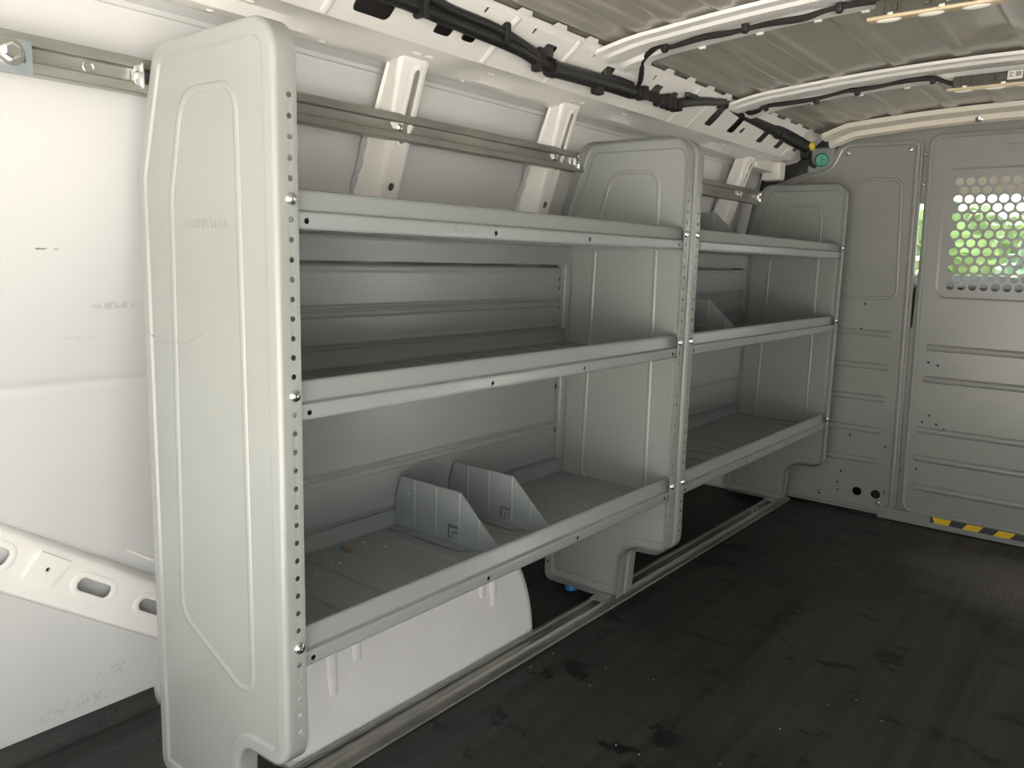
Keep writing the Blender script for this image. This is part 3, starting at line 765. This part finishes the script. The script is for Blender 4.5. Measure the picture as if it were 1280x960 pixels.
mb = MB(); mb.plate(rrect(-.34, 1.124, -.172, 1.166, .003), [rrect(-.185, 1.137, -.180, 1.150, .002)], lambda u, v, w: (-.3085+w, u, v+(u+.25)*-.02), 0, .003)
mb.build('joint_plate', M['bluez'], rail)
mb = MB(); mb.lathe([(.016, 0), (.016, .002), (.011, .0025), (.011, .009), (.008, .011), (0, .011)], (-.3055, -.198, 1.147), (1, 0, 0), 6)
mb.lathe([(.017, 0), (.017, .0022), (.012, .0025)], (-.3055, -.198, 1.147), (1, 0, 0), 18)
mb.build('hex_bolt', M['zinc'], rail, smooth=25)

fr_ = thing('floor_rail', 'galvanised steel channel rail screwed along the floor under the shelving feet', 'rail', (-.175, 1.0, .0))
mb = MB()
extr(mb, [(-.217, .002), (-.216, .0075), (-.204, .010), (-.2005, .0185), (-.196, .0195), (-.1925, .0175), (-.1915, .0115), (-.1695, .0115), (-.1685, .0175), (-.165, .0195), (-.1605, .0185), (-.157, .010), (-.146, .0075), (-.143, .002)], -.60, 2.385)
mb.build('channel', M['galv'], fr_, smooth=30, solid=.001)
mb = MB(); mb.lathe([(.008, 0), (.008, .002), (.006, .005), (0, .006)], (0, 0, 0), (0, 0, 1), 12)
fb_ = mb.build('bolt', M['zinc'], fr_); fb_.matrix_parent_inverse = wm(fr_).inverted(); fb_.location = (-.181, 1.090, .0120)
for y in (1.165, 2.10, 2.145, 2.28, 2.33): clone(fb_, fr_, (-.181, y, .0120))
for y in (1.055, 2.25):
    mb = MB(); mb.box((-.200, y, .0195), (-.160, y+.05, .0235), .0015); mb.build('clamp_plate', M['zinc'], fr_)

# ------------------------------------------------------------------ wiring
def smooth_path(pts, n=6):
    pts = [Vector(p) for p in pts]; out = []
    for i in range(len(pts)-1):
        p0, p1, p2, p3 = pts[max(i-1, 0)], pts[i], pts[i+1], pts[min(i+2, len(pts)-1)]
        for k in range(n):
            t = k/n; out.append(.5*((2*p1)+(-p0+p2)*t+(2*p0-5*p1+4*p2-p3)*t*t+(-p0+3*p1-3*p2+p3)*t*t*t))
    out.append(pts[-1]); return out
har = thing('wiring_harness', 'thick black wiring harness clipped along the roof side rail', 'wiring', (-.18, 1.2, 1.31))
mb = MB(); mb.tube(smooth_path([(-.178, -.7, 1.33), (-.178, -.2, 1.325), (-.178, .30, 1.328), (-.178, .47, 1.324), (-.178, .66, 1.318), (-.180, .735, 1.309)]), .0135, 12)
mb.tube(smooth_path([(-.165, -.7, 1.348), (-.166, .30, 1.345), (-.168, .47, 1.338), (-.168, .60, 1.334), (-.172, .72, 1.318)]), .0095, 12)
for y in (.40, .62): mb.box((-.190, y-.007, 1.308), (-.155, y+.007, 1.352), .006)
mb.build('conduit', M['black'], har)
mb = MB(); mb.tube(smooth_path([(-.180, .725, 1.311), (-.181, .775, 1.304), (-.182, .80, 1.302)]), [.010]*13, 10)
mb.box((-.198, .740, 1.300), (-.172, .762, 1.335), .004); mb.box((-.188, .728, 1.285), (-.170, .745, 1.305), .003); mb.build('tape_wrap', M['tape'], har)
mb = MB(); mb.tube(smooth_path([(-.182, .79, 1.303), (-.181, .94, 1.308), (-.180, 1.05, 1.311), (-.180, 1.115, 1.311)]), .0175, 14)
mb.tube([(-.182, .785, 1.303), (-.182, .800, 1.303)], .020, 14); mb.box((-.192, .955, 1.279), (-.170, .985, 1.30), .005); mb.box((-.196, 1.02, 1.308), (-.168, 1.115, 1.333), .006)
mb.build('sleeve', M['black'], har)
mb = MB(); mb.tube(smooth_path([(-.180, 1.11, 1.312), (-.180, 1.16, 1.318), (-.180, 1.22, 1.316), (-.178, 1.30, 1.318), (-.176, 1.36, 1.322)]), .012, 10)
for y in (1.135, 1.16, 1.25, 1.285, 1.31, 1.34): mb.box((-.196, y, 1.300), (-.164, y+.017, 1.330+.006*math.sin(y*60)), .004)
mb.build('tape_wrap', M['tape'], har)
mb = MB(); mb.tube(smooth_path([(-.178, 1.345, 1.320), (-.166, 1.45, 1.342), (-.158, 1.585, 1.362)]), .0125, 12)
mb.box((-.165, 1.36, 1.338), (-.150, 1.42, 1.350), .003); mb.build('branch_sleeve', M['dkgrey'], har)
mb = MB(); mb.tube(smooth_path([(-.160, 1.575, 1.365), (-.172, 1.60, 1.366), (-.178, 1.66, 1.364), (-.178, 1.98, 1.349), (-.178, 2.20, 1.334), (-.178, 2.36, 1.326)]), .017, 12)
mb.tube(smooth_path([(-.166, 1.60, 1.376), (-.168, 1.98, 1.364), (-.168, 2.34, 1.340)]), .008, 10)
mb.tube([(-.172, 1.575, 1.366), (-.172, 1.62, 1.367)], .022, 12); mb.tube([(-.178, 2.06, 1.343), (-.178, 2.08, 1.342)], .020, 12); mb.build('conduit', M['black'], har)
mb = MB()
mb.tube(smooth_path([(-.178, 2.34, 1.326), (-.172, 2.365, 1.300), (-.165, 2.372, 1.270), (-.15, 2.38, 1.262)]), .006, 8)
mb.box((-.196, 2.335, 1.29), (-.165, 2.375, 1.325), .004); mb.box((-.185, 2.35, 1.265), (-.165, 2.372, 1.292), .004); mb.build('connector', M['black'], har)
mb = MB(); mb.box((-.176, 2.342, 1.318), (-.152, 2.368, 1.348), .005); mb.lathe([(.010, 0), (.010, .012), (.006, .014)], (-.160, 2.344, 1.333), (.3, -1, 0), 12); mb.build('yellow_connector', M['yplug'], har)
mb = MB(); mb.box((-.017, -.016, -.012), (.010, .016, .018), .006, 3); cl = mb.build('rail_clip', M['dkgrey'], har)
cl.matrix_parent_inverse = wm(har).inverted(); cl.location = (-.188, .78, 1.334)
for y, z in ((1.012, 1.335), (1.24, 1.338), (1.332, 1.342)): clone(cl, har, (-.188, y, z))

def zc(x, dz=-.008): return ZR(x)+dz
cab = thing('roof_cable', 'thin black taped cable rising from the harness along the nearer roof bow', 'cable', (.1, 1.0, 1.37))
mb = MB()
p1 = smooth_path([(-.176, 1.135, 1.318), (-.158, 1.12, 1.336), (-.135, 1.085, 1.352), (-.105, 1.04, 1.361), (-.05, 1.005, 1.374), (-.02, 1.0, zc(-.02)), (.06, 1.0, zc(.06, -.006)), (.12, 1.0, zc(.12, -.010)), (.20, 1.0, zc(.20, -.010)), (.27, 1.0, zc(.27, -.014)), (.32, 1.0, zc(.32)), (.40, 1.0, zc(.40)), (.46, 1.005, zc(.46, -.012))])
mb.tube(p1, [.0045+.0022*abs(math.sin(i*.21)) for i in range(len(p1))], 8); mb.build('lead', M['tape'], cab)
mb = MB(); mb.box((-.007, -.008, -.010), (.007, .008, .006), .003); mb.lathe([(.006, -.012), (.004, .008)], (0, 0, 0), (0, 0, 1), 8)
cc = mb.build('cable_clip', M['black'], cab); cc.matrix_parent_inverse = wm(cab).inverted(); cc.location = (-.03, 1.0, zc(-.03, -.004))
for x in (.153, .338): clone(cc, cab, (x, 1.0, zc(x, -.006)))
cab2 = thing('roof_cable', 'thin black taped cable running along the farther roof bow to its dome lamp', 'cable', (.1, 1.72, 1.37))
mb = MB()
p2 = smooth_path([(-.165, 1.74, 1.372), (-.14, 1.73, 1.352), (-.105, 1.72, 1.354), (-.09, 1.72, 1.364), (-.02, 1.72, 1.366), (.06, 1.72, 1.370), (.14, 1.72, 1.382), (.17, 1.72, 1.382), (.23, 1.72, 1.385), (.29, 1.72, 1.391), (.352, 1.72, 1.391), (.385, 1.72, 1.378), (.42, 1.72, 1.366)])
mb.tube(p2, [.0048+.0022*abs(math.sin(i*.19)) for i in range(len(p2))], 8); mb.build('lead', M['tape'], cab2)
for x, z in ((-.085, 1.362), (.06, 1.366), (.17, 1.378), (.355, 1.388)): clone(cc, cab2, (x, 1.72, z))

# ------------------------------------------------------------------ dome lamps
def dome(y, label):
    L_ = thing('dome_lamp', label, 'lamp', (.50, y, 1.36), 'dome lamps hanging from the roof bows')
    mb = MB(); mb.box((.404, y-.028, 1.357), (.612, y+.016, 1.386), .004)
    for x in (.418, .445, .50, .555, .59): mb.box((x, y-.031, 1.358), (x+.004, y-.026, 1.385), .001)
    for x in (.432, .485, .535): mb.box((x, y-.033, 1.364), (x+.012, y-.027, 1.376), .002)
    mb.build('housing', M['board'], L_)
    mb = MB(); mb.box((.392, y-.034, 1.350), (.622, y-.010, 1.3575), .0035, 3); mb.build('bezel', M['lens'], L_)
    for x in (.405, .475, .545):
        mb = MB(); t = bmesh.new(); bmesh.ops.create_uvsphere(t, u_segments=18, v_segments=8, radius=1.); bmesh.ops.scale(t, vec=(.022, .0085, .0045), verts=t.verts)
        bmesh.ops.translate(t, vec=(x+.024, y-.022, 1.3500), verts=t.verts); mb.merge(t); mb.build('lens', M['clear'], L_)['label'] = 'clear lens'
    mb = MB(); mb.box((.524, y-.0335, 1.364), (.556, y-.031, 1.384), .0005); s_ = mb.build('paper_label', M['label'], L_)
    mb = MB()
    for i in range(9): mb.box((.541+.0013*i, y-.0340, 1.370), (.5415+.0013*i+.0002*(i % 3), y-.0335, 1.381))
    for i in range(3): mb.box((.527, y-.0340, 1.370+.004*i), (.536-.002*(i % 2), y-.0335, 1.3715+.004*i))
    mb.build('label_print', M['ink'], s_)
    for x in (.428, .512):
        mb = MB(); mb.box((x, y-.034, 1.3565), (x+.010, y-.030, 1.361), .001); mb.build('metal_clip', M['zinc'], L_)
    return L_
dome(1.020, 'black backed dome lamp with amber edge hanging from the nearer roof bow')
dome(1.735, 'black backed dome lamp with amber edge hanging from the farther roof bow')

# ------------------------------------------------------------------ small things
mb = MB(); mb.lathe([(.018, 0), (.018, .006), (.015, .012), (.006, .013), (0, .013)], (-.298, 1.115, .0005), (0, 0, 1), 18)
tag(mb.build('bottle_cap', M['blue'], smooth=40), 'small blue plastic cap on the floor under the middle shelf end panel', 'cap')
mb = MB(); t = bmesh.new(); bmesh.ops.create_icosphere(t, subdivisions=2, radius=1.)
for v_ in t.verts: v_.co = Vector((v_.co.x*.010, v_.co.y*.007, v_.co.z*.004))*(1+.35*noise.noise(v_.co*2))
bmesh.ops.translate(t, vec=(-.30, .335, ZB[0]-.0265), verts=t.verts); mb.merge(t)
tag(mb.build('dry_leaf', M['leafd']), 'crumpled brown dry leaf on the lowest shelf of the nearer unit', 'leaf')
mb = MB()
spots = [(.01, .809), (.176, .967), (.146, .863), (.114, .839), (-.12, .785), (-.12, .703), (.177, .582), (.275, .964), (.393, .843), (.342, 1.051), (.453, .922), (.243, 1.884), (.525, 1.607), (.35, .661)]
spots += [(random.uniform(-.1, .9), random.uniform(.3, 2.2)) for _ in range(16)]+[(random.uniform(-.55, -.25), random.uniform(.9, 2.2)) for _ in range(8)]
def crumb(x, y, z, r):
    t = bmesh.new(); bmesh.ops.create_icosphere(t, subdivisions=1, radius=r)
    sx, sy = random.uniform(.6, 1.6), random.uniform(.6, 1.6)
    for v_ in t.verts: v_.co = Vector((v_.co.x*sx, v_.co.y*sy, v_.co.z*.45))*(1+.5*noise.noise(v_.co*400+Vector((x*9, y*9, 0))))
    bmesh.ops.translate(t, vec=(x, y, z+r*.35), verts=t.verts); mb.merge(t)
for x, y in spots: crumb(x, y, max(0, floor_z(x, y)), random.uniform(.0007, .0017))
tag(mb.build('floor_crumbs', M['chip']), 'pale crumbs of dirt scattered over the black floor mat', 'debris', kind='stuff')
mb = MB()
for _ in range(26):
    crumb(random.uniform(-.32, -.05), random.choice((random.uniform(.08, .47), random.uniform(.7, 1.0))), ZB[0]-.0292, random.uniform(.001, .0024))
tag(mb.build('shelf_crumbs', M['chip']), 'pale crumbs of dirt on the lowest shelf of the nearer unit', 'debris', kind='stuff')

# ------------------------------------------------------------------ cab and outdoors, seen through the perforated window
mb = MB()
mb.sweep([(2.46, 1.40), (3.1, 1.36), (3.42, 1.232), (3.43, 1.245), (3.1, 1.385), (2.46, 1.43)], lambda u, v, w: (w, u, v), -.55, 1.55, closed=True, caps=True)
struct(mb.build('cab_headliner', M['liner']))
mb = MB()
mb.sweep([(3.25, -.05), (3.18, .45), (3.22, .82), (3.36, .880), (3.70, .878), (4.1, .80), (4.1, -.05)], lambda u, v, w: (w, u, v), -.6, 1.6, closed=True, caps=True)
struct(mb.build('dashboard', M['dash'], bev=.03))
mb = MB(); mb.sweep([(3.43, 1.235), (4.05, .83), (4.055, .836), (3.436, 1.241)], lambda u, v, w: (w, u, v), -.52, 1.52, closed=True, caps=True)
struct(mb.build('window_1', M['glass']))
mb = MB()
for x in (-.62, 1.60):
    mb.box((x-.03, 2.9, -.06), (x+.03, 4.1, .74), .02); mb.tube([(x, 3.43, 1.28), (x, 4.1, .80)], .03, 8)
mb.box((-.65, 2.44, -.06), (-.59, 2.9, 1.4), .02); mb.box((1.57, 2.44, -.06), (1.63, 2.9, 1.4), .02)
struct(mb.build('cab_body', M['white']))
def seat(x, label):
    s_ = thing('van_seat', label, 'seat', (x, 2.8, 0))
    mb = MB(); mb.box((x-.24, 2.62, .22), (x+.24, 3.08, .38), .05, 3); mb.build('cushion', M['dash'], s_)
    mb = MB(); mb.box((x-.23, 2.50, .34), (x+.23, 2.64, .84), .05, 3); mb.build('backrest', M['dash'], s_)
    mb = MB(); mb.box((x-.18, 2.66, -.012), (x+.18, 3.0, .24), .02); mb.build('pedestal', M['dash'], s_)
seat(-.12, 'dark van seat behind the left side of the bulkhead'); seat(1.12, 'dark van seat behind the right side of the bulkhead')

mb = MB(); g = 60
mb.face([(-g, -g, -.62), (g, -g, -.62), (g, g+30, -.62), (-g, g+30, -.62)])
struct(mb.build('ground', M['ground'], smooth=0))
def tree(x, y, h, r, m, label):
    t_ = thing('tree', label, 'tree', (x, y, -.62), 'trees beyond the windshield')
    mb = MB(); mb.tube([(x, y, -.63), (x+.1, y, h*.3), (x, y+.1, h*.6)], [h*.05, h*.04, h*.02], 8); mb.build('trunk', M['bark'], t_)
    mb = MB(); rnd = random.Random(int(x*100+y))
    for i in range(9):
        t = bmesh.new(); bmesh.ops.create_icosphere(t, subdivisions=3, radius=r*rnd.uniform(.4, .65))
        c = Vector((x+rnd.uniform(-.6, .6)*r, y+rnd.uniform(-.5, .5)*r, -.62+h*rnd.uniform(.22, .85)))
        for v_ in t.verts: v_.co *= 1+.35*noise.noise(v_.co*2.2/r*3+c)
        bmesh.ops.translate(t, vec=c, verts=t.verts); mb.merge(t)
    mb.build('foliage', m, t_, smooth=0)
for (x, y, h, r, k, lb) in ((-6.4, 37, 4.0, 2.1, 'leaf', 'green tree outside, nearest of those seen at the left of the perforated window'), (.6, 37, 4.0, 2.1, 'leaf', 'green tree outside, beyond the right edge of the perforated window'),
                         (-9.6, 46, 4.6, 2.3, 'leaf2', 'bluish green tree outside, beyond the left edge of the perforated window'), (-2.7, 46, 4.6, 2.3, 'leaf2', 'bluish green tree outside in the middle of the perforated window'),
                         (-6.2, 56, 5.2, 2.6, 'leaf', 'farthest green tree outside, showing between the two trees left of centre'), (1.6, 56, 5.2, 2.6, 'leaf', 'farthest green tree outside, to the right of all others')):
    tree(x, y, h, r, M[k], lb)

# ------------------------------------------------------------------ light
w = bpy.data.worlds.new('sky'); bpy.context.scene.world = w; w.use_nodes = True
nt = w.node_tree; N = nt.nodes; L = nt.links; bg = N['Background']
tc = N.new('ShaderNodeTexCoord'); sp = N.new('ShaderNodeSeparateXYZ'); L.new(tc.outputs['Generated'], sp.inputs[0])
rp = N.new('ShaderNodeValToRGB'); e = rp.color_ramp.elements
e[0].position = 0.; e[0].color = (1.0, .985, .95, 1); e[1].position = .8; e[1].color = (.80, .90, 1.0, 1)
L.new(sp.outputs['Z'], rp.inputs['Fac']); L.new(rp.outputs['Color'], bg.inputs['Color']); bg.inputs['Strength'].default_value = 2.4
sun = bpy.data.lights.new('sun', 'SUN'); sun.energy = 36.; sun.angle = .02; sun.color = (1, .96, .90)
so = bpy.data.objects.new('sun', sun); C.objects.link(so)
so.rotation_euler = Vector((.35, -.55, -1.1)).to_track_quat('-Z', 'Y').to_euler()

# ------------------------------------------------------------------ camera
r_ = Vector((0.7750115, 0.63144834, 0.02510316)); u_ = Vector((-0.11818752, 0.10580656, 0.98733818)); f_ = Vector((-0.62079698, 0.76816532, -0.15663061))
cam = bpy.data.cameras.new('camera'); co = bpy.data.objects.new('camera', cam); C.objects.link(co)
m = Matrix((r_, u_, -f_)).transposed().to_4x4(); m.translation = (0.864058, -0.608003, 0.900878)
co.matrix_world = m; cam.sensor_width = 36.; cam.lens = 36*981.119/1280; cam.clip_start = .01; cam.clip_end = 300
S = bpy.context.scene; S.camera = co
S.view_settings.view_transform = 'Standard'; S.view_settings.look = 'None'; S.view_settings.gamma = 1; S.view_settings.use_curve_mapping = False
S.view_settings.exposure = .34
S.cycles.use_denoising = True; S.cycles.max_bounces = 10; S.cycles.diffuse_bounces = 7; S.cycles.glossy_bounces = 4
S.cycles.sample_clamp_indirect = 8.
